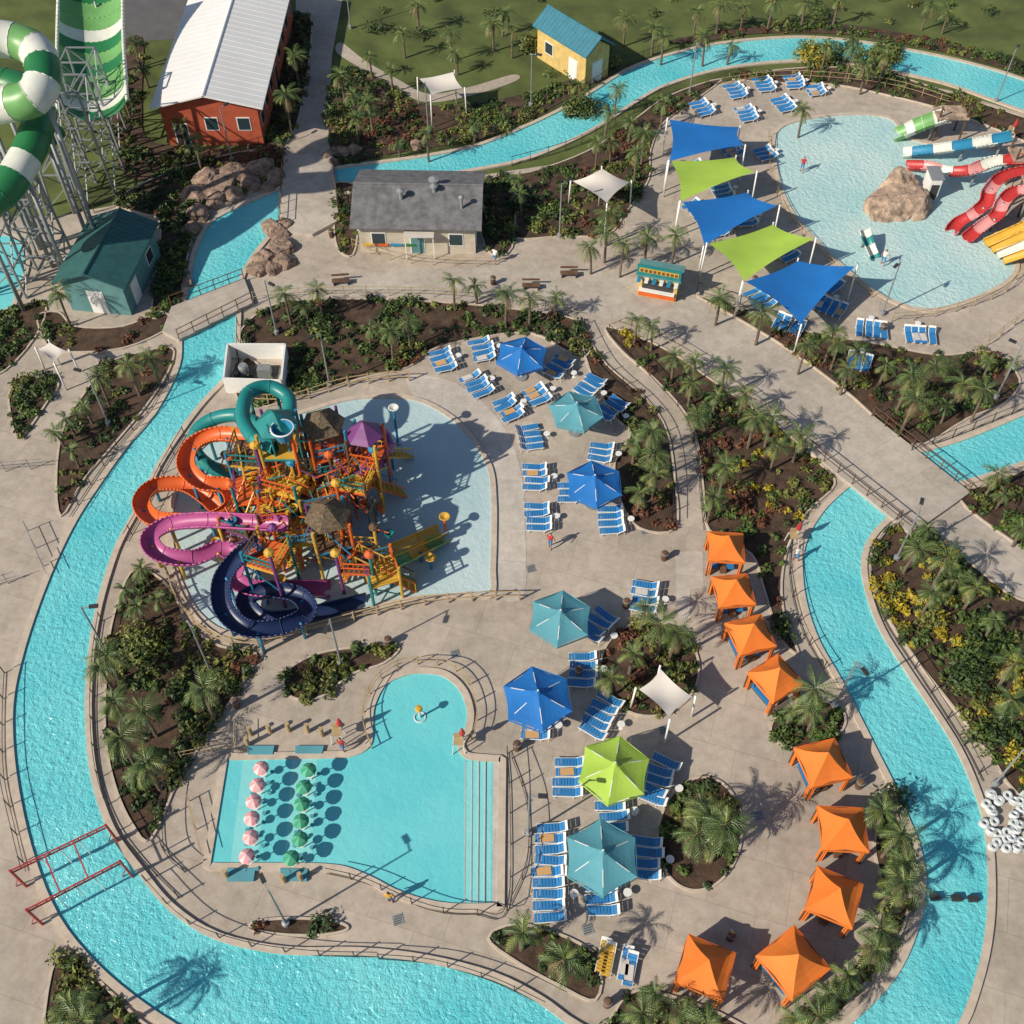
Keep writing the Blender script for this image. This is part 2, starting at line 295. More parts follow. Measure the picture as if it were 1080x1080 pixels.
def foliage(name,g,dens,kind,rs=(.22,.62),hs=.9):
    xs=[p[0] for p in g];ys=[p[1] for p in g]; x0,x1,y0,y1=min(xs),max(xs),min(ys),max(ys)
    n=int((x1-x0)*(y1-y0)*dens); mats,w=kinds[kind]; VV=[];II=[]
    cx=random.random()*50
    for _ in range(n):
        x=random.uniform(x0,x1);y=random.uniform(y0,y1)
        if not inside(x,y,g): continue
        cl=math.sin(x*.9+cx)+math.sin(y*.8+x*.35+cx)
        if cl<-.8 and random.random()<.7: continue
        r=random.uniform(*rs)*(1.25 if cl>.8 else .85); k=int(26+80*r*r)
        if random.random()<.5: mi=int((math.sin(x*.35+cx)+math.sin(y*.4-cx)+2)/4.01*len(mats))
        else: mi=int(rng.choice(len(mats),p=w))
        d=rng.normal(size=(k,3)); d/=np.linalg.norm(d,axis=1)[:,None]; d[:,2]=np.abs(d[:,2])*hs
        c=d*(r*rng.uniform(.45,1.05,size=(k,1)))+np.array([x,y,.1])
        nrm=d+rng.normal(size=(k,3))*.6; nrm[:,2]+=.3; nrm/=np.linalg.norm(nrm,axis=1)[:,None]
        a=np.cross(nrm,rng.normal(size=(k,3))); a/=np.linalg.norm(a,axis=1)[:,None]; b2=np.cross(nrm,a)
        s=rng.uniform(.07,.17,size=(k,1))
        q=np.stack([c-a*s*1.3,c-b2*s*.6,c+a*s*1.3,c+b2*s*.6],axis=1); VV.append(q.reshape(-1,3)); II+= [mi]*k
    if not VV: return
    V=np.concatenate(VV); nf=len(V)//4; me=bpy.data.meshes.new(name)
    me.from_pydata(V.tolist(),[],np.arange(nf*4).reshape(-1,4).tolist())
    for k in mats: me.materials.append(M[k])
    me.polygons.foreach_set("material_index",II); me.update(); link(name,me)
for i,(k,(l,d,kd)) in enumerate(beds.items()):
    g=G(l,True,True,4); sheet('planting_bed',g,.045+.0015*i,'mulch')
    if k not in('S','V','AB'):
        mb=MB(); wallalong(mb,g,True,.14,.13,.005,'coping'); mb.obj('bed_kerb')
    foliage('shrubs',g,d*1.35,kd)
for u,v,a,b_ in [(155,690,22,20),(1020,712,18,18),(855,62,15,10),(890,60,22,14),(932,62,20,12),(600,75,22,15),(640,60,14,12),(560,50,12,8),(1042,775,16,16),(205,735,20,18),(985,660,14,12),(826,655,7,18),(942,850,10,18),(950,905,10,22),(395,110,18,12),(520,135,25,8),(610,120,20,8),(1030,690,22,18)]:
    foliage('bush',[P(*p) for p in ell(u,v,a,b_)],1.6,random.choice(['green','yellowg']),(.7,1.1),1.3)
for g in [[(380,0),(560,-20),(1080,-30),(1080,40),(900,20),(700,30),(380,50)]]:
    foliage('lawn_shrubs',[P(*p) for p in g],.05,'dense',(.4,1.0),1.0)
# ---------------- palms
def palm(seed,h,L,nf=20):
    random.seed(seed); mb=MB(); bend=random.uniform(-.25,.25)
    pr=Vector((0,0,0))
    for i in range(6):
        t=(i+1)/6; p=Vector((bend*t*t,bend*.6*t,h*t)); mb.beam(pr,p,.14-.03*i/6,'trunk',7,.14-.03*(i+1)/6); pr=p
    top=pr
    mb.lathe(top-Vector((0,0,.5)),[(.1,0),(.2,.25),(.17,.45),(0,.6)],'trunk',7)
    for f in range(nf):
        az=f*2.39996+random.uniform(-.25,.25); el=math.radians(random.choice([75,55,38,22,8,-8,-30])+random.uniform(-8,8)); l=L*random.uniform(.75,1.12)*(1 if el<1 else .8)
        k='frond2' if (el<-.2 and random.random()<.6) else ('frond3' if random.random()<.35 else 'frond')
        dr=Vector((math.cos(az),math.sin(az),0)); pts=[]; n=9
        p=top.copy(); e=el
        for i in range(n+1):
            pts.append(p.copy()); p=p+(dr*math.cos(e)+Vector((0,0,math.sin(e))))*l/n; e-=.15
        side=Vector((-dr.y,dr.x,0))
        for i in range(2,n):
            t=i/n; w=l*.30*math.sin(math.pi*(t*.75+.15))*random.uniform(.85,1.1); d=(pts[i+1]-pts[i]).normalized()
            for sg in(-1,1):
                tip=pts[i]+side*sg*w*.8+d*w*1.0+Vector((0,0,-.30*w+random.uniform(-.06,.06)))
                mb.add([pts[i]-d*.045,pts[i]+d*.055,tip],[(0,1,2)],k)
        mb.add([pts[n-1]-side*.05,pts[n-1]+side*.05,pts[n]+(pts[n]-pts[n-1])*1.2],[(0,1,2)],k)
        for i in range(0,n-1,2): mb.beam(pts[i],pts[min(i+2,n)],.022,k,3)
    return mb.mesh('palm')
PM=[palm(11,3.2,1.5,24),palm(12,3.8,1.65,22),palm(13,4.4,1.7,24),palm(14,2.4,1.3,18),palm(15,3.4,1.55,26),palm(16,2.8,1.35,19),palm(17,3.9,1.5,21)]
PH=[3.2,3.8,4.4,2.4,3.4,2.8,3.9]
random.seed(5)
palms=[(690,345),(712,378),(735,380),(765,390),(730,405),(755,420),(785,415),(797,440),(815,440),(765,495),(845,460),(752,525),(672,338),(735,438),(820,470),
(805,330),(850,365),(885,362),(905,372),(935,385),(960,398),(985,388),(1000,385),(1015,405),(1045,382),(1040,412),(1068,380),(895,390),(880,350),(965,420),(1000,430),
(478,297),(502,300),(533,310),(559,315),(586,312),(335,305),(300,310),(322,322),
(625,262),(640,245),(657,258),(683,250),(713,248),(642,225),
(690,480),(675,520),(692,500),(670,470),(688,455),
(388,345),(411,350),(430,340),(760,313),
(70,440),(90,430),(103,398),(135,385),(75,475),(160,380),(60,455),
(150,600),(145,640),(130,620),(165,632),(110,690),(105,705),(120,740),(150,750),(212,728),(155,810),(125,780),(145,820),
(980,560),(965,580),(1000,590),(1010,612),(985,625),(1050,655),(1070,700),(1065,735),(1052,500),(1060,520),(1078,560),(1030,620),
(680,640),(700,660),(667,690),(645,715),(712,668),(752,865),(740,850),(757,890),(765,870),(735,880),(860,730),(835,752),(862,750),
(935,855),(955,910),(940,945),(930,980),(948,880),(950,930),(925,1000),
(550,985),(596,1010),(688,1050),(675,1070),(720,1070),(745,1080),(870,1050),(895,1030),(840,1075),(75,1060),(90,1075),(865,1075),
(650,95),(640,118),(645,150),(672,160),(665,130),(550,205),(548,190),(680,140),(630,150),(700,110),
(425,35),(475,35),(530,15),(482,58),(520,25),(440,5),(735,12),(760,5),(785,8),(815,2),(850,4),(885,0),(980,5),(690,30),(660,20),(900,52),(872,50),(935,58),(915,70),(390,60),(412,75),(372,100),(390,110),(360,80),(375,125),(540,30),(610,90),(700,40),(1000,15),(745,40),(770,48),(450,140),(420,150),(500,130),
(130,100),(150,70),(140,45),(310,60),(300,100),(190,130),(205,150),(60,310),(848,118)]
for u,v in palms:
    i=random.randrange(7); s=random.uniform(.70,.92)*(1.12 if v<120 else 1)
    if (u,v) in((752,865),(765,870),(757,890),(550,985),(596,1010),(110,690),(1065,735)): s*=1.2
    hz=PH[i]*s; p=P(u,v,hz); link('palm_tree',PM[i],(p.x,p.y,.03),random.uniform(0,6.28),(s,s,s))
# ---------------- fences
def fence(pts,k='dark',h=1.05,step=1.9,smooth=True,r=.025,name='railing_fence'):
    q=cat([P(*p) for p in pts],False,5) if smooth else [P(*p) for p in pts]
    mb=MB(); acc=0
    for i in range(len(q)-1):
        a,b_=q[i],q[i+1]
        for z in((h*.97,h*.5) if k!='dark' else (h*.97,h*.12)): mb.beam((a.x,a.y,z),(b_.x,b_.y,z),r,k)
        L=(b_-a).length; 
        while acc<L:
            p=a.lerp(b_,acc/L); mb.beam((p.x,p.y,0),(p.x,p.y,h*1.06),r*1.5,k); acc+=step
        acc-=L
    mb.obj(name)
fence([(252,345),(252,390)],'dark')
fence([(268,318),(330,313),(440,313),(530,320),(612,334)],'tan')
fence([(645,342),(700,362),(760,400),(820,444),(862,482)],'tan')
fence([(735,308),(790,326),(850,372),(900,418)],'dark')
fence([(612,345),(635,388),(678,428),(700,462),(708,510),(708,556)],'dark')
fence([(642,352),(690,402),(722,440),(734,480),(738,520),(742,560)],'dark')
fence([(262,425),(310,425),(360,410),(405,403),(432,402)],'tan',1.1,1.6,r=.045)
fence([(548,633),(500,634),(440,640),(375,655),(300,675),(250,682),(215,668),(188,635),(176,600)],'tan',1.1,1.6,r=.045)
fence([(392,790),(384,765),(386,742),(400,718),(422,704),(445,701),(475,705),(494,722),(503,750),(500,775),(490,788)],'tan',1.0,1.3,r=.03)
fence([(535,795),(538,850),(535,960),(500,965),(465,963),(430,952),(385,932),(345,922)],'dark')
fence([(540,800),(556,850),(556,910),(538,955)],'dark')
fence([(195,920),(175,900),(172,860),(180,820),(195,790),(240,780)],'dark')
fence([(250,790),(250,770)],'tan')
fence([(108,655),(102,700),(100,760),(106,820),(124,870),(155,912),(190,948)],'dark')
fence([(195,460),(172,500),(155,535),(134,572)],'dark')
fence([(155,930),(200,975),(260,998),(330,1008),(400,1010)],'dark')
fence([(400,1012),(460,1018),(520,1036),(575,1062)],'dark')
fence([(5,710),(3,760),(5,820),(18,880),(28,920)],'dark')
fence([(178,400),(156,436),(126,470),(100,506),(74,546)],'dark')
fence([(948,548),(925,575),(918,600),(922,630),(936,662),(962,702),(992,748),(1018,790),(1036,825)],'dark')
fence([(836,560),(832,600),(838,640),(850,675),(872,712)],'dark')
fence([(360,212),(400,270)],'dark'); fence([(372,262),(430,278),(520,282)],'tan')
fence([(940,340),(985,335),(1030,322),(1060,308),(1082,280)],'tan'); fence([(810,145),(812,185),(828,225),(856,260),(892,295),(930,322)],'tan',.9)
fence([(360,172),(440,162),(500,151),(540,137),(580,118),(620,96),(660,71),(700,56)],'dark')
fence([(960,478),(1010,460),(1060,440),(1090,428)],'dark'); fence([(1040,365),(1080,335)],'tan')
fence([(540,175),(600,158),(640,138),(680,112),(705,98)],'dark')
fence([(100,225),(140,212),(215,175),(290,150)],'dark'); fence([(760,92),(830,84),(930,92),(1000,112)],'tan'); 
for a in [(200,845,215,905),(192,800,240,790)]: fence([(a[0],a[1]),(a[2],a[3])],'tan',.9)
for a in [(-20,500,48,494),(30,560,52,610),(-20,625,20,612)]: fence([(a[0],a[1]),(a[2],a[3])],'steel',1.1,1.8,False,name='queue_railing')
mb=MB()
for u,v in [(265,775),(285,773),(305,771),(325,772),(340,776),(262,786),(300,930),(318,928),(240,925)]:
    p=P(u,v); mb.beam((p.x,p.y,0),(p.x,p.y,1.0),.14,'tan',8)
mb.obj('timber_bollards')
# ---------------- umbrellas
def umbrella(k):
    mb=MB(); R=2.15; n=6; ap=Vector((0,0,3.3)); ze=2.45
    for i in range(n):
        a0=2*math.pi*i/n+.26;a1=2*math.pi*(i+1)/n+.26; v0=Vector((R*math.cos(a0),R*math.sin(a0),ze));v1=Vector((R*math.cos(a1),R*math.sin(a1),ze))
        N=6; rows=[[ap]]
        for j in range(1,N+1):
            t=j/N; row=[]
            for q in range(j+1):
                s=q/j; p=ap.lerp(v0,t).lerp(ap.lerp(v1,t),s); sag=.10*math.sin(math.pi*s)*t; p.z-=sag-.02+ .12*math.sin(math.pi*t)
                if j==N: 
                    p=p.lerp(Vector((0,0,p.z)),.05*math.sin(math.pi*s))
                row.append(p)
            rows.append(row)
        vs=[];idx={}
        for j,row in enumerate(rows):
            for q,p in enumerate(row): idx[j,q]=len(vs); vs.append(p)
        fs=[]
        for j in range(N):
            for q in range(j+1):
                fs.append((idx[j,q],idx[j+1,q],idx[j+1,q+1]))
                if q<j: fs.append((idx[j,q],idx[j+1,q+1],idx[j,q+1]))
        mb.add(vs,fs,k)
        mb.add([v0,v1,v1-Vector((0,0,.22)),v0-Vector((0,0,.22))],[(0,1,2,3)],k)
        mb.beam(ap-Vector((0,0,.15)),v0-Vector((0,0,.06)),.03,'white')
        mb.beam((0,0,2.2),(ap-Vector((0,0,.15))).lerp(v0,.5)-Vector((0,0,.1)),.025,'white')
    mb.beam((0,0,0),(0,0,3.45),.06,'white',8); mb.lathe((0,0,0),[(0,.02),(.5,.02),(.5,.12),(0,.14)],'steel'); mb.lathe((0,0,3.25),[(.22,0),(.12,.12),(0,.2)],k,8)
    return mb.mesh('umbrella_'+k)
UM={k:umbrella(k) for k in('blue','teal','lime')}
for u,v,k,r,s in [(550,371,'blue',.1,.98),(608,430,'teal',.5,.98),(627,507,'blue',.3,1),(591,649,'teal',.15,1),(567,735,'blue',.4,1.05),(648,810,'lime',.05,1.03),(635,902,'teal',.25,1.03)]:
    p=P(u,v,2.8); link('patio_umbrella',UM[k],(p.x,p.y,.02),r,s)
# cabanas
def cabana():
    mb=MB(); w=1.5; z0=2.3; pk=3.5
    c=[Vector((sx*w,sy*w,z0)) for sx,sy in((-1,-1),(1,-1),(1,1),(-1,1))]; ap=Vector((0,0,pk+.35))
    for i in range(4):
        a,b_=c[i],c[(i+1)%4]; N=5; prev=None
        for j in range(N+1):
            t=j/N; l=ap.lerp(a,t); r=ap.lerp(b_,t); dz=.28*math.sin(math.pi*min(1,t*1.0)); l=l-Vector((0,0,dz)); r=r-Vector((0,0,dz)); m_=(l+r)/2-Vector((0,0,.07*t))
            if prev: mb.add([prev[0],prev[1],m_,l],[(0,3,2,1)],'orange'); mb.add([prev[1],prev[2],r,m_],[(0,3,2,1)],'orange')
            prev=(l,m_,r)
        d=Vector((0,0,.3)); mb.add([a,b_,b_-d,a-d],[(0,3,2,1)],'orange')
        mb.beam((a.x*.95,a.y*.95,0),(a.x*.95,a.y*.95,z0),.06,'brown'); 
        mb.beam((a.x*.95,a.y*.95,z0-.05),(b_.x*.95,b_.y*.95,z0-.05),.05,'brown')
        for s in(.05,.10):
            q=a.lerp(b_,s)*.94; mb.beam((q.x,q.y,.1),(q.x,q.y,z0-.05),.06,'orange',5)
            q=b_.lerp(a,s)*.94; mb.beam((q.x,q.y,.1),(q.x,q.y,z0-.05),.06,'orange',5)
    for x in(-.7,.6): mb.box((x,.1,.35),(.65,1.9,.12),'lblue'); mb.box((x,.95,.6),(.65,.1,.5),'lblue'); mb.box((x,.1,.15),(.55,1.7,.25),'dark')
    mb.box((0,-.9,.25),(.5,.5,.45),'brown')
    mb.add([(-w*.9,w*.93,.05),(w*.9,w*.93,.05),(w*.9,w*.93,z0),(-w*.9,w*.93,z0)],[(0,1,2,3)],'orange')
    return mb.mesh('cabana')
CM=cabana()
for u,v,d,s in [(767,572,-4,.82),(775,618,6,.82),(793,665,16,.84),(820,711,32,.84),(870,801,14,.87),(891,871,-3,.87),(882,943,-24,.87),(745,1018,-22,.88),(838,1013,35,.92)]:
    p=P(u,v,2.4); link('pool_cabana',CM,(p.x,p.y,.02),math.radians(d),s)
# loungers
def lounger(k,tow=False):
    mb=MB()
    for y in(-.3,.3):
        mb.beam((-1,y,.32),(.45,y,.32),.035,'white'); mb.beam((.45,y,.32),(1.0,y,.68),.035,'white')
        for x in(-.8,.4): mb.beam((x,y,0),(x,y,.32),.03,'white')
    for i in range(7): mb.box((-.86+i*.2,0,.36),(.165,.54,.03),k)
    for i in range(3): 
        x=.55+i*.18; z=.40+i*.115; mb.add([(x-.08,-.28,z-.03),(x+.08,-.28,z+.08),(x+.08,.28,z+.08),(x-.08,.28,z-.03)],[(0,1,2,3)],k if i<2 else 'white')
    mb.beam((.45,-.28,.02),(.45,.28,.02),.02,'white'); mb.beam((.85,-.25,.55),(.95,-.25,.02),.025,'white'); mb.beam((.85,.25,.55),(.95,.25,.02),.025,'white')
    if tow: mb.box((-.2,.02,.39),(.9,.5,.03),tow,.08)
    return mb.mesh('lounger')
LM=lounger('lblue'); LM2=lounger('lblue','towel'); LM3=lounger('lblue','canvasw'); LMY=lounger('syellow')
TB=MB(); TB.lathe((0,0,0),[(.18,0),(.03,.04),(.03,.4),(.25,.42),(.25,.46),(0,.46)],'white',10); TB=TB.mesh('table')
random.seed(9)
for u,v,d,n in [(467,383,20,4),(509,372,15,4),(503,409,28,4),(536,434,30,4),(590,390,-35,4),(567,420,28,3),(622,410,-40,4),(645,434,-40,4),(558,464,10,4),(565,506,0,4),(567,548,0,4),(602,522,0,3),(645,551,0,4),(633,480,-10,3),(680,632,-12,4),(630,662,-40,4),(614,709,0,4),(634,757,-30,5),(566,768,0,3),(599,822,0,4),(693,825,-25,5),(645,858,0,4),(581,898,0,5),(681,907,-5,4),(636,944,0,4),(580,945,0,5),
  (740,117,20,4),(775,99,15,4),(804,92,10,4),(836,89,5,4),(787,123,15,4),(826,113,20,4),(918,351,80,4),(969,357,85,4),(875,327,60,4),(832,346,60,4),(770,160,20,4),(735,182,20,4),(760,203,10,4),(785,232,10,4),(800,318,30,4),(905,385,70,3),(735,225,30,4),(805,165,20,3),(825,268,30,4),(872,300,40,4),(757,245,20,3),(860,98,10,3)]:
    c=P(u,v); a=math.radians(d); sc=.92
    for i in range(n):
        o=(i-(n-1)/2)*.64
        mesh=LM if random.random()<.86 else random.choice([LM2,LM3])
        link('sun_lounger',mesh,(c.x-math.sin(a)*o+random.uniform(-.14,.14),c.y+math.cos(a)*o,.02),a+random.uniform(-.08,.08)+(math.pi if u<560 and v>440 and v<600 else 0),sc)
    link('side_table',TB,(c.x+math.cos(a)*1.35,c.y+math.sin(a)*1.35,.02))
for u,v in [(636,1010),(641,1014),(659,1018),(664,1024)]:
    c=P(u,v); link('sun_lounger',LMY if u<650 else LM3,(c.x,c.y,.02),math.radians(75),.92)
# shade sails
def sail(corners,k,hs=(3.9,3.1,3.9,3.1),name='shade_sail',n=10):
    q=[P(u,v,h) for (u,v),h in zip(corners,hs)]; mb=MB(); cc=sum(q,Vector())/4; vs=[]
    for i in range(n+1):
        for j in range(n+1):
            s,t=i/n,j/n
            p=q[0].lerp(q[1],s).lerp(q[3].lerp(q[2],s),t)
            pull=.10*(math.sin(math.pi*s)*abs(2*t-1)**2+math.sin(math.pi*t)*abs(2*s-1)**2)
            z=p.z; p=p.lerp(cc,pull); p.z=z-.25*math.sin(math.pi*s)*math.sin(math.pi*t); vs.append(p)
    fs=[(i*(n+1)+j,(i+1)*(n+1)+j,(i+1)*(n+1)+j+1,i*(n+1)+j+1) for i in range(n) for j in range(n)]
    mb.add(vs,fs,k)
    for p in q:
        o=(p-cc);o.z=0;o.normalize(); b_=p+o*.3; mb.beam((b_.x,b_.y,0),(b_.x-o.x*.1,b_.y-o.y*.1,p.z+.12),.07,'white',8); mb.beam((b_.x-o.x*.1,b_.y-o.y*.1,p.z+.08),p,.02,'steel')
    mb.obj(name,True)
sail([(706,126),(779,134),(784,153),(706,170)],'blue'); sail([(708,170),(775,166),(796,181),(718,212)],'lime'); sail([(720,213),(788,203),(820,217),(743,259)],'blue')
sail([(748,257),(815,237),(858,252),(785,296)],'lime'); sail([(786,297),(842,275),(902,281),(845,341)],'blue')
sail([(604,191),(635,178),(664,192),(640,214)],'canvasw',(2.6,4.2,2.6,4.2)); sail([(442,83),(478,76),(488,93),(455,100)],'canvasw',(3,3.6,3,3.4))
sail([(674,727),(697,706),(730,735),(706,756)],'canvasw',(2.6,3.2,2.6,3.0))
sail([(40,368),(52,361),(70,370),(57,382)],'canvasw',(2.4,2.8,2.4,2.8))
# ---------------- flumes
def flume(name,pts,r,mats,arc=100,stripe=4,sup=None,nn=7,supk='steel',supstep=9,supr=.12,world=False):
    q=cat([p if world else P(*p) for p in pts],False,nn); m_=14; mb=MB(); N=len(q); frames=[]
    full=arc>=180
    for i in range(N):
        t=(q[min(i+1,N-1)]-q[max(i-1,0)]).normalized(); sd=t.cross(Vector((0,0,1)))
        sd=sd.normalized() if sd.length>1e-3 else Vector((1,0,0)); up=sd.cross(t).normalized()
        frames.append([q[i]+(sd*math.sin(a)-up*math.cos(a))*r for a in [math.radians(-arc+2*arc*j/m_) for j in range(m_+1)]])
    for i in range(N-1):
        k=mats[(i//stripe)%len(mats)]
        mb.add(frames[i]+frames[i+1],[(j,j+1,m_+1+j+1,m_+1+j) for j in range(m_)],k)
    for j in ((0,m_) if not full else ()):
        for i in range(N-1): mb.beam(frames[i][j],frames[i+1][j],.06 if r<2 else .18,'swhite' if r>2 else mats[(i//stripe)%len(mats)],5)
    for i in range(0,N,stripe if len(mats)>1 else 7):
        for j in range(m_): mb.beam(frames[i][j],frames[i][j+1],.04,mats[0],4)
    if sup is not None:
        for i in range(3,N,supstep):
            p=q[i]
            if p.z-r>sup: mb.beam((p.x,p.y,0),(p.x,p.y,p.z-r*.95),supr,supk,8)
    o=mb.obj(name,True)
    md=o.modifiers.new('weld','WELD'); md.merge_threshold=.001
    return o
flume('tube_water_slide',[(290,472,7),(268,462,6.9),(256,440,6.7),(262,415,6.5),(284,408,6.2),(304,420,5.9),(302,440,5.6),(280,450,5.2),(252,438,4.7),(225,442,4.2),(207,456,3.7),(206,476,3.1),(222,492,2.4),(245,500,1.8)],.5,['steal'],180,4,1,supk='steal')
flume('open_water_slide',[(295,480,6),(262,462,5.6),(228,457,5.2),(203,468,4.8),(196,490,4.4),(212,508,4.1),(238,512,3.8),(246,530,3.4),(225,546,3.0),(190,549,2.7),(160,545,2.4),(149,528,2.1),(162,512,1.8),(192,510,1.5),(215,522,1.2),(240,545,.9),(262,560,.6)],.6,['sorange'],90,4,1,supk='sblue')
flume('open_water_slide',[(300,552,4.6),(262,550,4.2),(215,548,3.8),(178,552,3.4),(158,566,3.1),(168,583,2.8),(202,588,2.5),(232,578,2.3),(250,590,2),(246,610,1.6),(270,620,1.2),(310,620,.9),(348,620,.6)],.6,['spink'],90,4,1,supk='syellow')
flume('open_water_slide',[(272,572,5),(250,588,4.4),(234,612,3.9),(236,642,3.4),(260,662,3),(298,660,2.6),(324,645,2.3),(314,627,2),(282,622,1.7),(258,632,1.45),(278,652,1.2),(325,648,.9),(388,633,.6)],.6,['snavy'],90,4,1,supk='sblue')
flume('purple_tube_slide',[(372,480,5),(378,462,4.9),(398,455,4.5),(408,468,4),(400,485,3.2),(385,498,2)],.5,['spurple','spink'],180,3,1)
flume('twin_yellow_slide',[(392,588,2.9),(418,578,2.2),(446,566,1.3),(467,557,.5)],.55,['syellow'],85,4,1,supk='sblue')
flume('twin_yellow_slide',[(400,598,2.9),(425,588,2.2),(450,575,1.3),(471,565,.5)],.5,['syellow','slgreen'],85,5,1,supk='sblue')
# green giant slides
flume('giant_tube_slide',[(-60,60,18.6),(-25,44,18.4),(10,42,18.1),(38,54,17.6),(46,80,17),(34,103,16.2),(5,110,15.6),(-40,118,15)],1.35,['swhite','sgreen','swhite','slgreen'],180,5,1,supstep=14,supr=.18)
flume('giant_tube_slide',[(-20,85,13.5),(20,92,13.4),(42,115,13),(35,148,12.3),(20,178,11.4),(0,205,10.6),(-40,230,10)],1.25,['sgreen','sgreen','swhite'],180,5,1,supstep=12,supr=.18)
flume('giant_tube_slide',[(58,135,8),(30,165,7.4),(5,200,6.8),(-30,245,6)],1.0,['sgreen','slgreen'],180,4,1,supr=.16)
flume('giant_half_pipe_slide',[(88,-45,11.6),(88,-12,10.2),(88,22,9.2),(89,55,8.6),(90,88,8.4)],3.7,['slgreen','sgreen','slgreen','slgreen','swhite','sgreen'],56,3,1,nn=9,supstep=50)
def lattice(u,v,h,w,name='steel_slide_tower'):
    c=P(u,v); mb=MB(); cs=[(-w,-w),(w,-w),(w,w),(-w,w)]; n=int(h/2.6)
    for i in range(n):
        z0,z1=h*i/n,h*(i+1)/n
        for j in range(4):
            f0=1-.25*i/n; f1=1-.25*(i+1)/n
            a=cs[j];b_=cs[(j+1)%4]
            mb.beam((c.x+a[0]*f0,c.y+a[1]*f0,z0),(c.x+a[0]*f1,c.y+a[1]*f1,z1),.13,'steel',6)
            mb.beam((c.x+a[0]*f0,c.y+a[1]*f0,z0),(c.x+b_[0]*f1,c.y+b_[1]*f1,z1),.07,'steel',4)
            mb.beam((c.x+a[0]*f1,c.y+a[1]*f1,z1),(c.x+b_[0]*f1,c.y+b_[1]*f1,z1),.08,'steel',4)
    mb.obj(name)
lattice(105,192,10,1.9); lattice(78,205,9.5,1.7); lattice(55,285,11,1.6); lattice(12,300,12,1.8); lattice(112,150,9,1.7)
# children's slides upper right
flume('kids_slide',[(996,119,3.0),(975,126,2.2),(958,133,1.4),(942,140,.5)],1.0,['swhite','slgreen','slgreen'],80,4,1)
flume('kids_slide',[(1070,141,2.8),(1040,147,2.4),(1010,152,1.9),(980,156,1.3),(952,159,.6)],.7,['sblue','swhite'],80,5,1)
flume('kids_slide',[(1085,166,3),(1050,168,2.6),(1025,177,2.2),(1000,178,1.6),(980,173,1.1),(955,172,.6)],.7,['sred','swhite','spinkl'],80,5,1)
flume('kids_slide',[(1100,176,3.4),(1062,183,3),(1045,198,2.6),(1040,213,2),(1025,225,1.4),(1012,233,.8),(1003,243,.5)],.6,['sred','sred','spinkl'],80,5,1)
flume('kids_slide',[(1100,198,3.4),(1072,200,3),(1058,212,2.5),(1052,225,1.9),(1037,236,1.2),(1020,250,.6)],.6,['spinkl','sred'],80,6,1)
for i in range(4): flume('yellow_racer_slide',[(1105+i*6,225+i*8,3.2),(1080+i*5,237+i*8,2),(1040+i*6,255+i*6,.6)],.5,['syellow' if i!=2 else 'swhite'],80,3,1)
flume('small_frog_slide',[(912,240,1.8),(917,255,1.3),(924,272,.4)],.5,['swhite','steal'],80,4,.4)
mb=MB()
for u,v,z in [(1085,160,3),(1100,190,3.3),(1004,116,2.8)]:
    p=P(u,v,z); mb.box((p.x,p.y,z-.3),(3,2.2,.2),'rock2')
    for sx in(-1.3,1.3):
        for sy in(-.9,.9): mb.beam((p.x+sx,p.y+sy,0),(p.x+sx,p.y+sy,z+.9),.1,'brown')
mb.obj('slide_launch_decks')
# ---------------- rocks
def rock(u,v,s,name='boulder',hz=.7,k='rock'):
    import bmesh
    from mathutils import noise
    bm=bmesh.new(); bmesh.ops.create_icosphere(bm,subdivisions=4,radius=1); off=Vector((random.random()*50,random.random()*50,0))
    planes=[(Vector((random.gauss(0,1),random.gauss(0,1),random.gauss(.3,.8))).normalized(),random.uniform(.6,.9)) for _ in range(11)]
    for q in bm.verts:
        n=q.co.copy(); d=1.08+.25*noise.noise(n*1.3+off)
        c=n*d
        for pn,pd in planes:
            e=c.dot(pn)-pd
            if e>0: c-=pn*e*.92
        c*=1+.09*noise.noise(n*4+off)+.05*noise.noise(n*9+off)
        q.co=Vector((c.x*s*1.1,c.y*s,c.z*s*hz))
    me=bpy.data.meshes.new(name); bm.to_mesh(me); bm.free(); me.materials.append(M[k]); p=P(u,v); return link(name,me,(p.x,p.y,.1),random.uniform(0,6))
random.seed(31)
for u,v,s in [(205,208,1.5),(218,193,1.5),(236,196,1.6),(256,188,1.7),(275,182,1.6),(292,190,1.2),(212,228,1.2),(228,212,1.3),(246,206,1.2),(266,198,1.1),(243,184,1.3),(226,204,1.1),(290,245,1.2),(296,262,1.3),(282,272,1.2),(272,285,.9),(300,240,1.0),(298,278,1.1),(289,285,.9),(348,165,.9),(362,162,1.0),(375,160,.8),(352,172,.7),(440,155,.7),(198,300,.6),(282,200,.8),(204,244,.9)]: rock(u,v,s)
rock(945,218,2.7,'rock_grotto',.75,'rock2'); rock(964,222,1.9,'rock_grotto',.9,'rock2'); rock(926,222,1.7,'rock_grotto',.7,'rock2'); rock(950,204,2.0,'rock_grotto',1.1,'rock2')
mb=MB(); p=P(945,212); mb.box((p.x+3.1,p.y+.8,1.2),(1.0,1.8,2.4),'white'); mb.box((p.x+3.1,p.y+.8,2.45),(1.2,2.0,.12),'steel'); mb.box((p.x+3.1,p.y-.12,1.0),(.7,.06,1.6),'dark'); mb.obj('pump_cabinet')
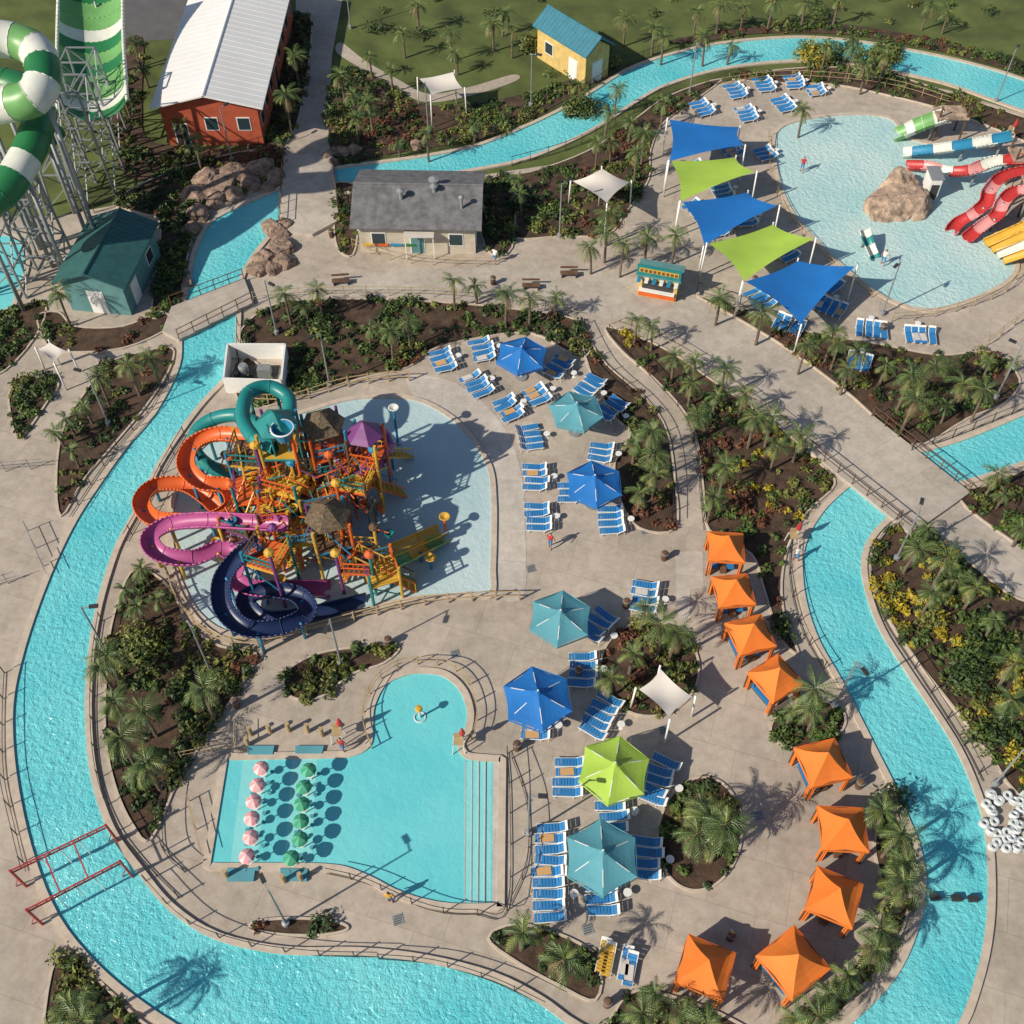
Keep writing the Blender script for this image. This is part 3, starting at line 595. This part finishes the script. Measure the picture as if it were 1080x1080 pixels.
# ---------------- buildings
def building(name,A,B,Cc,eave,rise,along,wallk,roofk,wins=True,ov=.5,seam=.6,door='white'):
    A=P(*A,eave);B=P(*B,eave);Cc=P(*Cc,eave); X=(B-A).normalized(); Y=Vector((-X.y,X.x,0)); 
    if (Cc-B).dot(Y)<0: Y=-Y
    w=(B-A).length; l=abs((Cc-B).dot(Y)); c=A+X*w/2+Y*l/2
    if along=='Y': X,Y=Y,-X; w,l=l,w
    if X.cross(Y).z<0: Y=-Y
    def W(x,y,z): q=c+X*x+Y*y; return Vector((q.x,q.y,z))
    e=bpy.data.objects.new(name,None); scene.collection.objects.link(e); e.location=(c.x,c.y,0)
    def part(mb,n):
        o=mb.obj(n); o.parent=e; o.matrix_parent_inverse=Matrix.Translation((-c.x,-c.y,0))
    hw,hl=w/2-ov,l/2-ov; mb=MB()
    vs=[W(-hw,-hl,0),W(hw,-hl,0),W(hw,hl,0),W(-hw,hl,0)]; vt=[Vector((q.x,q.y,eave-.02)) for q in vs]; rz=eave+rise*(hl/(l/2))-.04
    mb.add(vs+vt,[(0,1,5,4),(1,2,6,5),(2,3,7,6),(3,0,4,7)],wallk)
    for s in(-1,1): mb.add([W(s*hw,-hl,eave-.02),W(s*hw,hl,eave-.02),W(s*hw,0,rz)],[(0,1,2)],wallk)
    part(mb,'walls')
    mb=MB(); t=.14
    for s in(-1,1):
        q=[W(-w/2,s*l/2,eave),W(w/2,s*l/2,eave),W(w/2,0,eave+rise),W(-w/2,0,eave+rise)]; u=[Vector((p.x,p.y,p.z+t)) for p in q]
        f=[(0,1,2,3),(7,6,5,4),(0,4,5,1),(1,5,6,2),(3,7,4,0)]
        mb.add(q+u,f,roofk)
        if seam:
            n=int(w/seam)
            for i in range(n+1):
                x=-w/2+.05+(w-.1)*i/n; a=W(x,s*l/2,eave+t+.01); b_=W(x,0,eave+rise+t+.01); mb.beam(a,b_,.022,roofk)
    mb.beam(W(-w/2,0,eave+rise+t),W(w/2,0,eave+rise+t),.12,roofk,6)
    part(mb,'roof')
    if wins:
        mb=MB(); ang=math.atan2(X.y,X.x)
        def panel(x,y,face,dz,dw,dh,k,fr='white'):
            q=W(x,y,dz); r=ang if face=='x' else ang+math.pi/2
            mb.box(q,(dw+.2,.08,dh+.2),fr,r); mb.box(q,(dw,.14,dh),k,r)
        for s in(-1,1):
            n=max(2,int(hw*2/2.6))
            for i in range(n):
                x=-hw+(i+.5)*2*hw/n
                if i==n//2: panel(x,s*hl,'x',1.1,1.1,2.1,door)
                else: panel(x,s*hl,'x',eave*.52,1.1,1.1,'glass')
            n=max(1,int(hl*2/2.6))
            for i in range(n):
                y=-hl+(i+.5)*2*hl/n
                if i==0: panel(s*hw,y,'y',1.15,1.2,2.2,door)
                else: panel(s*hw,y,'y',eave*.55,1.1,1.2,'glass')
        part(mb,'windows_and_doors')
    return c,X,Y,w,l
building('red_hall',(207,-22),(311,-22),(277,116),4.2,1.3,'Y','redwall','roofw',True,.7,.9,'dark')
building('grey_roofed_snack_bar',(380,180),(512,182),(505,244),2.9,1.5,'X','crwall','roofg',True,.6,0,'tealwall')
building('teal_roofed_pump_house',(95,230),(168,236),(150,308),3.2,1.2,'Y','tealwall','rooft',True,.5,.5)
building('yellow_cottage',(592,14),(649,48),(624,66),3.4,1.4,'X','yelwall','roofb',True,.4,.5)
mb=MB(); q=P(444,268); mb.box((q.x,q.y,2.5),(2.6,1.8,.1),'canvasw'); 
for sx in(-1.2,1.2): mb.beam((q.x+sx,q.y-.7,0),(q.x+sx,q.y-.7,2.45),.06,'white')
for i in range(4): mb.box((q.x-4.5+i*1.2,q.y+.3,.9),(1.0,.5,.2),['syellow','sorange','sblue','sgreen'][i])
mb.obj('service_awning')
mb=MB()
for dx,dy_,s in((-2,208,.35),(1.2,196,.5),(1.2,203,.35),(3.8,215,.25)): 
    q=P(445+dx*11,dy_,4.2); mb.beam((q.x,q.y,3.7),(q.x,q.y,4.9),s*.5,'steel',8); mb.lathe((q.x,q.y,4.8),[(0,.3),(s,.12),(s,0)],'steel')
mb.obj('roof_vents')
mb=MB(); a,b_,c_,d_=[P(*p) for p in [(244,378),(304,378),(300,416),(240,414)]]
for s,e in((a,b_),(b_,c_),(c_,d_),(d_,a)):
    m_=(s+e)/2; L=(e-s).length; mb.box((m_.x,m_.y,.8),(L,.15,1.6),'white',math.atan2((e-s).y,(e-s).x))
m_=(a+b_+c_+d_)/4; mb.box((m_.x,m_.y,.05),(3.2,2.2,.08),'dark'); mb.lathe((m_.x-1,m_.y,0),[(.4,0),(.4,1.0),(.3,1.2),(0,1.2)],'steel'); mb.box((m_.x+.6,m_.y,.5),(1,.7,.9),'steel'); mb.obj('pump_enclosure')
# kiosk
mb=MB(); q=P(694,308); r=-.28
mb.box((q.x,q.y,1.1),(3.3,1.8,2.2),'yelwall',r); mb.box((q.x,q.y,2.3),(3.8,2.1,.15),'tealwall',r)
def loc(x,y,z): return (q.x+x*math.cos(r)-y*math.sin(r),q.y+x*math.sin(r)+y*math.cos(r),z)
mb.box(loc(0,-1.0,2.9),(3.7,.12,1.0),'steal',r); mb.box(loc(0,-1.08,2.95),(3.3,.06,.4),'syellow',r); mb.box(loc(0,-.92,1.35),(2.6,.1,.9),'dark',r); mb.box(loc(0,-.94,.5),(3.1,.1,.7),'sorange',r); mb.box(loc(0,-1.1,.95),(3.0,.5,.08),'white',r)
for i in range(9): mb.box(loc(-1.45+i*.36,-1.13,2.95),(.2,.05,.25),'brown',r)
for i in range(6): mb.box(loc(-1.55+i*.62,-1.35,2.15),(.31,.7,.05),['sblue','white'][i%2],r)
mb.obj('snack_kiosk')
# ---------------- lamps
mb=MB(); mb.lathe((0,0,0),[(.22,0),(.22,.35),(.08,.4)],'steel'); mb.beam((0,0,.3),(0,0,5.6),.075,'steel',8,.05); mb.beam((0,0,5.5),(.5,0,5.6),.04,'steel'); mb.box((.75,0,5.62),(.55,.25,.12),'dark')
LP=mb.mesh('lamp')
for u,v in [(590,250),(727,100),(560,112),(930,332),(880,745),(1048,828),(222,708),(360,702),(114,690),(557,880),(302,975),(1050,108),(292,352),(348,408),(1050,420),(452,142),(245,170),(370,30),(115,448),(945,590)]:
    p=P(u,v); link('street_lamp',LP,(p.x,p.y,.02),random.uniform(-3,3))
# ---------------- play structure
random.seed(77)
mb=MB(); cols=['syellow','sorange','sblue','spurple','steal','syellow','sorange','brown']
pls=[(297,470,6.4,2.3,'steal','steal'),(345,470,5.4,2.4,'sorange','thatch'),(262,478,5.6,2.2,'syellow',None),(303,505,4.6,2.6,'syellow',None),(268,515,4.0,2.4,'sorange',None),(335,520,3.8,2.6,'syellow',None),(375,505,4.4,2.2,'sorange',None),(388,480,5.0,2.0,'spurple','spurple'),
(350,565,3.4,2.4,'sblue','thatch'),(312,560,3.0,2.4,'syellow',None),(282,585,4.2,2.2,'syellow',None),(378,590,2.6,2.2,'sorange',None),(402,602,2.4,2.0,'syellow',None),(322,540,2.4,2.4,'syellow',None),(255,550,2.6,2.0,'spurple',None),(290,540,3.6,2.0,'sblue',None)]
cen=[]
for i,(u,v,z,w,k,roof) in enumerate(pls):
    p=P(u,v,z); cen.append(p); r=.35*math.sin(i*1.7); mb.box((p.x,p.y,z),(w,w,.14),['syellow','sorange','brown'][i%3],r); mb.box((p.x,p.y,z-.13),(w+.16,w+.16,.12),k,r)
    h=w/2; cr,sr=math.cos(r),math.sin(r); cs=[(p.x+x*cr-y*sr,p.y+x*sr+y*cr) for x,y in((-h,-h),(h,-h),(h,h),(-h,h))]
    for j,(x,y) in enumerate(cs):
        kk=cols[(i+j)%8]; top=z+(2.3 if roof else random.choice([1.2,1.2,2.2])); mb.beam((x,y,0),(x,y,top),.11,kk,8)
        x2,y2=cs[(j+1)%4]
        if (i+j)%4!=0:
            kq=cols[(i*2+j)%8]
            for zz in(z+.5,z+1.0): mb.beam((x,y,zz),(x2,y2,zz),.05,kq)
            for s in(.15,.3,.45,.6,.75,.9): mb.beam((x+(x2-x)*s,y+(y2-y)*s,z),(x+(x2-x)*s,y+(y2-y)*s,z+1),.03,kq)
        if random.random()<.6: mb.beam((x,y,z-.2),(x2,y2,max(0.4,z-2.2)),.05,kk)
        if not roof and top-z>2: mb.lathe((x,y,top),[(0,.3),(.3,.15),(.35,-.05),(0,-.05)],cols[(i+j+2)%8],8)
    if roof: mb.lathe((p.x,p.y,z+2.2),[(h*1.3,0),(h*.95,.3),(h*.4,.85),(.05,1.15)],roof,6,r); mb.lathe((p.x,p.y,z+2.2),[(h*1.3,0),(h*1.2,-.1),(0,-.08)],roof,6,r)
def stair(a,b_,k,w=1.0):
    a=Vector(a);b_=Vector(b_); n=max(4,int(abs(a.z-b_.z)/.22)) if abs(a.z-b_.z)>.8 else max(4,int((a-b_).length/.4))
    d=(b_-a);d.z=0;d.normalize(); s=Vector((-d.y,d.x,0))*w/2; ang=math.atan2(d.y,d.x); st=(b_-a).length/n
    for i in range(n+1):
        p=a.lerp(b_,i/n); mb.box(p,(st*.7,w,.07),k,ang)
    for g in(s,-s):
        mb.beam(a+g,b_+g,.08,cols[random.randrange(8)]); mb.beam(a+g+Vector((0,0,1)),b_+g+Vector((0,0,1)),.05,cols[random.randrange(8)])
        for i in range(0,n+1,2): p=a.lerp(b_,i/n)+g; mb.beam(p,p+Vector((0,0,1)),.035,'syellow')
for i,j,k in [(0,1,'sorange'),(0,2,'syellow'),(1,6,'sorange'),(2,4,'syellow'),(0,3,'brown'),(3,5,'syellow'),(5,6,'sorange'),(6,7,'spurple'),(3,4,'brown'),(5,8,'syellow'),(8,9,'sorange'),(9,10,'syellow'),(8,11,'sorange'),(11,12,'sblue'),(9,13,'brown'),(4,14,'syellow'),(15,9,'syellow'),(3,15,'sorange')]: stair(cen[i],cen[j],k)
for i,t in [(12,(438,618)),(11,(362,610)),(14,(232,560)),(6,(425,520)),(9,(310,600)),(7,(430,480))]: 
    g=P(*t,.1); stair(cen[i],g,'syellow')
for _ in range(70):
    u=random.uniform(240,410);v=random.uniform(480,605); p=P(u,v); h=random.uniform(1.2,5); k=cols[random.randrange(8)]
    mb.beam((p.x,p.y,0),(p.x,p.y,h),.07,k,6); a=random.uniform(0,6.28); mb.beam((p.x,p.y,h),(p.x+math.cos(a)*1.1,p.y+math.sin(a)*1.1,h-.2),.05,k,6)
    if random.random()<.5: mb.lathe((p.x+math.cos(a)*1.1,p.y+math.sin(a)*1.1,h-.6),[(0,0),(.2,0),(.32,.45),(.28,.45),(.1,.1)],cols[random.randrange(8)],9)
    elif random.random()<.5: mb.box((p.x+.4,p.y,h*.7),(.8,.08,.7),cols[random.randrange(8)],a)
p=P(297,450,9.4); mb.lathe((p.x,p.y,8.9),[(0,-.7),(.5,-.6),(.75,.4),(.68,.4),(.45,-.5)],'sblue',14); mb.ring((p.x,p.y,9.25),.74,.06,'white')
for s in(-.9,.9): mb.beam((p.x+s,p.y,6.4),(p.x+s,p.y,9.6),.08,'steal',8)
mb.obj('water_play_structure')
for u,v,h,k in [(415,495,3,'sblue'),(420,470,4,'sblue'),(455,600,1.2,'sblue'),(300,625,1.5,'sorange'),(470,560,1.5,'sorange')]:
    mb=MB(); p=P(u,v); mb.beam((p.x,p.y,0),(p.x,p.y,h),.1,k,8)
    mb.lathe((p.x,p.y,h),[(.05,-.1),(.4,.2),(.35,.22),(0,.05)],'swhite' if h>2 else 'syellow',12); mb.obj('water_spray_post')
p=P(443,757); mb=MB(); mb.beam((p.x,p.y,0),(p.x,p.y,1.3),.07,'swhite',8); mb.lathe((p.x,p.y,1.2),[(.25,0),(.2,.15),(0,.2)],'syellow',12); mb.ring((p.x,p.y,.08),.35,.05,'foam'); mb.obj('pool_fountain')
# parasols
def mush(k,k2):
    mb=MB(); n=10
    for i in range(n):
        a0=2*math.pi*i/n;a1=2*math.pi*(i+1)/n; kk=k if i%2 else k2
        r=[.15,.34,.48]; z=[1.60,1.49,1.33]
        mb.add([(0,0,1.67)]+[(rr*math.cos(a),rr*math.sin(a),zz) for rr,zz in zip(r,z) for a in(a0,a1)],[(0,1,2),(1,3,4,2),(3,5,6,4)],kk)
    mb.beam((0,0,0),(0,0,1.65),.035,'white',6); mb.lathe((0,0,.65),[(0,.05),(.26,.05),(.26,0),(0,0)],'white')
    for i in range(4): a=i*1.57+.6; mb.lathe((math.cos(a)*.5,math.sin(a)*.5,.05),[(.1,0),(.03,.05),(.03,.1),(.12,.12),(.12,.18),(0,.18)],'teal',8)
    return mb.mesh('parasol')
mp_,mg_=mush('pinkc','paleg'),mush('greenc','palegg')
for i,(u,v) in enumerate([(275,809),(271,827),(267,844),(265,862),(264,882),(260,902)]): p=P(u,v,1.5); link('pink_parasol_table',mp_,(p.x,p.y,.02),i)
for i,(u,v) in enumerate([(325,811),(320,829),(318,847),(317,865),(316,884),(307,904)]): p=P(u,v,1.5); link('green_parasol_table',mg_,(p.x,p.y,.02),i)
for l in [[(262,788),(290,788),(288,797),(262,797)],[(312,788),(342,788),(340,796),(312,796)],[(240,917),(270,917),(268,930),(240,930)],[(296,917),(325,918),(324,930),(297,929)]]:
    mb=MB(); q=[P(*p) for p in l][::-1]; mb.add([(p.x,p.y,.22) for p in q]+[(p.x,p.y,0) for p in q],[(0,1,2,3)]+[(i,4+i,4+(i+1)%4,(i+1)%4) for i in range(4)],'teal'); mb.obj('entry_pad')
# red gantry over river
mb=MB()
for a,b_ in (((28,935),(125,888)),((45,975),(140,925))):
    a=P(*a);b_=P(*b_)
    for z in(2.25,2.55): mb.beam((a.x,a.y,z),(b_.x,b_.y,z),.05,'sred',6)
    for s in range(11): p=a.lerp(b_,s/10); mb.beam((p.x,p.y,2.2),(p.x,p.y,2.6),.03,'sred')
    for e in(a,b_):
        mb.beam((e.x,e.y,0),(e.x,e.y,2.6),.08,'sred',8); mb.beam((e.x-.6,e.y,0),(e.x,e.y,1.4),.04,'sred')
    for s in(.3,.5,.7): p=a.lerp(b_,s); mb.beam((p.x,p.y,2.2),(p.x,p.y,.2),.03,'white')
a,b_=P(28,935),P(125,888); c_,d_=P(45,975),P(140,925)
for s in(.35,.65): p=a.lerp(b_,s);q=c_.lerp(d_,s); mb.beam((p.x,p.y,2.5),(q.x,q.y,2.5),.05,'sred')
mb.obj('red_river_gantry')
mb=MB()
for i in range(6):
    for j in range(7):
        if random.random()<.2: continue
        p=P(1040+i*8+random.uniform(-4,4),838+j*10+random.uniform(-4,4))
        for z in(.15,.36): mb.ring((p.x,p.y,z),.2,.1,'foam',12,Matrix.Rotation(random.uniform(-.5,.5),3,'X'))
mb.obj('stacked_swim_tubes')
for u,v in [(484,790),(357,780),(834,575),(1062,150)]:
    mb=MB(); p=P(u,v)
    for sx in(-.3,.3):
        for sy in(-.3,.3): mb.beam((p.x+sx*1.3,p.y+sy*1.3,0),(p.x+sx,p.y+sy,1.1),.035,'white')
    mb.box((p.x,p.y,1.12),(.55,.55,.06),'tan'); mb.box((p.x,p.y+.25,1.4),(.55,.06,.5),'tan'); mb.beam((p.x+.25,p.y+.2,1.1),(p.x+.25,p.y+.2,2.4),.03,'white'); mb.lathe((p.x+.25,p.y+.2,1.6),[(.16,0),(.2,.2),(.05,.8),(0,.85)],'sred',8); mb.obj('lifeguard_chair')
for u,v in [(610,712),(545,790),(660,640),(700,590),(520,300),(250,745),(410,680),(905,830),(770,990),(640,1060),(350,250),(795,300),(930,350)]:
    mb=MB(); p=P(u,v); mb.lathe((p.x,p.y,0),[(.22,0),(.24,.75),(.16,.9),(0,.92)],'brown',10); mb.ring((p.x,p.y,.75),.24,.03,'steel'); mb.obj('litter_bin')
for u,v,r in [(600,292,0),(560,305,0),(360,300,.1)]:
    mb=MB(); 
    for y in(-.18,0,.18): mb.box((0,y,.45),(1.5,.14,.05),'brown')
    for y in(.3,.34): mb.box((0,y,.62+y*.5),(1.5,.05,.14),'brown')
    for x in(-.6,.6): mb.box((x,0,.22),(.08,.45,.42),'dark')
    p=P(u,v); mb.obj('park_bench',False,(p.x,p.y,.02),r)
mb=MB(); a=P(982,948);b_=P(1032,950)
mb.beam((a.x,a.y,.3),(b_.x,b_.y,.3),.03,'dark')
for s in(.05,.5,.85): p=a.lerp(b_,s); mb.box((p.x,p.y,.3),(.55,.35,.2),'dark')
mb.obj('river_float_line')
mb=MB()
for u,v in [(560,600),(700,770),(620,980),(800,860),(480,690),(590,330),(820,330),(420,970),(150,360),(680,560),(880,960),(60,420)]:
    p=P(u,v); mb.box((p.x,p.y,.032),(.6,.6,.02),'steel',.3); 
    for i in range(4): mb.box((p.x,p.y-.2+i*.13,.044),(.45,.04,.012),'dark',.3)
mb.obj('drain_covers')
# ---------------- people
def person(shirt,arm=.3,stride=.15):
    me=bpy.data.meshes.new('pb'); 
    J=[(0,0,.95,.15),(0,0,1.2,.15),(0,0,1.42,.16),(0,0,1.52,.06),(0,.01,1.64,.10),(0,0,1.74,.085),
       (.19,0,1.42,.06),(.27+arm*.2,-.03,1.15,.045),(.30+arm*.4,-.12,.92,.035),(-.19,0,1.42,.06),(-.27,.02,1.15,.045),(-.3,-.05,.9,.035),
       (.10,0,.88,.10),(.11,-stride,.48,.065),(.12,-stride*.6,.07,.045),(.12,-stride*.6-.16,.04,.035),(-.10,0,.88,.10),(-.11,stride*.3,.48,.065),(-.12,stride,.07,.045),(-.12,stride-.16,.04,.035)]
    E=[(0,1),(1,2),(2,3),(3,4),(4,5),(2,6),(6,7),(7,8),(2,9),(9,10),(10,11),(0,12),(12,13),(13,14),(14,15),(0,16),(16,17),(17,18),(18,19)]
    me.from_pydata([j[:3] for j in J],E,[]); o=link('tmp',me); md=o.modifiers.new('s','SKIN')
    for i,j in enumerate(J): me.skin_vertices[0].data[i].radius=(j[3],j[3]*.85)
    me.skin_vertices[0].data[0].use_root=True
    o.modifiers.new('d','SUBSURF').levels=1
    dg=bpy.context.evaluated_depsgraph_get(); m2=bpy.data.meshes.new_from_object(o.evaluated_get(dg)); bpy.data.objects.remove(o)
    m2.materials.clear()
    for k in('skin',shirt,'lblue','hair'): m2.materials.append(M[k])
    for f in m2.polygons:
        c=f.center; f.use_smooth=True
        f.material_index=3 if (c.z>1.68 or (c.z>1.58 and c.y>.04)) else 0 if (c.z>1.47 or abs(c.x)>.24 or c.z<.55) else 2 if c.z<.98 else 1
    return m2
pm=[person('sred'),person('white',.6,.2),person('syellow',.1,.05)]
for i,(u,v) in enumerate([(362,792),(522,278),(1050,155),(580,578),(838,592),(412,952),(845,182),(930,280)]):
    p=P(u,v); link('person',pm[i%3],(p.x,p.y,.02),random.uniform(0,6.28))
# ---------------- light, sky, camera
EL=math.radians(35); dx,dy=.85,.53
d=Vector((dx*math.cos(EL),dy*math.cos(EL),-math.sin(EL)))
L=bpy.data.lights.new('sun','SUN'); L.energy=5.0; L.angle=math.radians(.55); L.color=(1,.90,.74)
o=bpy.data.objects.new('sun',L); scene.collection.objects.link(o); o.rotation_euler=d.to_track_quat('-Z','Y').to_euler()
w=bpy.data.worlds.new("World"); scene.world=w; w.use_nodes=True; nt=w.node_tree; sk=nt.nodes.new("ShaderNodeTexSky"); sk.sky_type='NISHITA'; sk.sun_disc=False
sk.sun_elevation=EL; sk.sun_rotation=math.atan2(-dx,-dy); nt.links.new(sk.outputs[0],nt.nodes["Background"].inputs[0]); nt.nodes["Background"].inputs[1].default_value=.085
cam=bpy.data.cameras.new('camera'); co=bpy.data.objects.new('camera',cam); scene.collection.objects.link(co); co.location=(0,0,H); co.rotation_euler=(math.radians(90)-TH,0,0)
cam.sensor_fit='HORIZONTAL'; cam.angle=2*math.atan(540/FL); cam.clip_end=5000; cam.clip_start=.5; scene.camera=co
scene.view_settings.view_transform='Standard'; scene.view_settings.look='None'; scene.view_settings.exposure=0
print('OBJS',len(scene.objects))
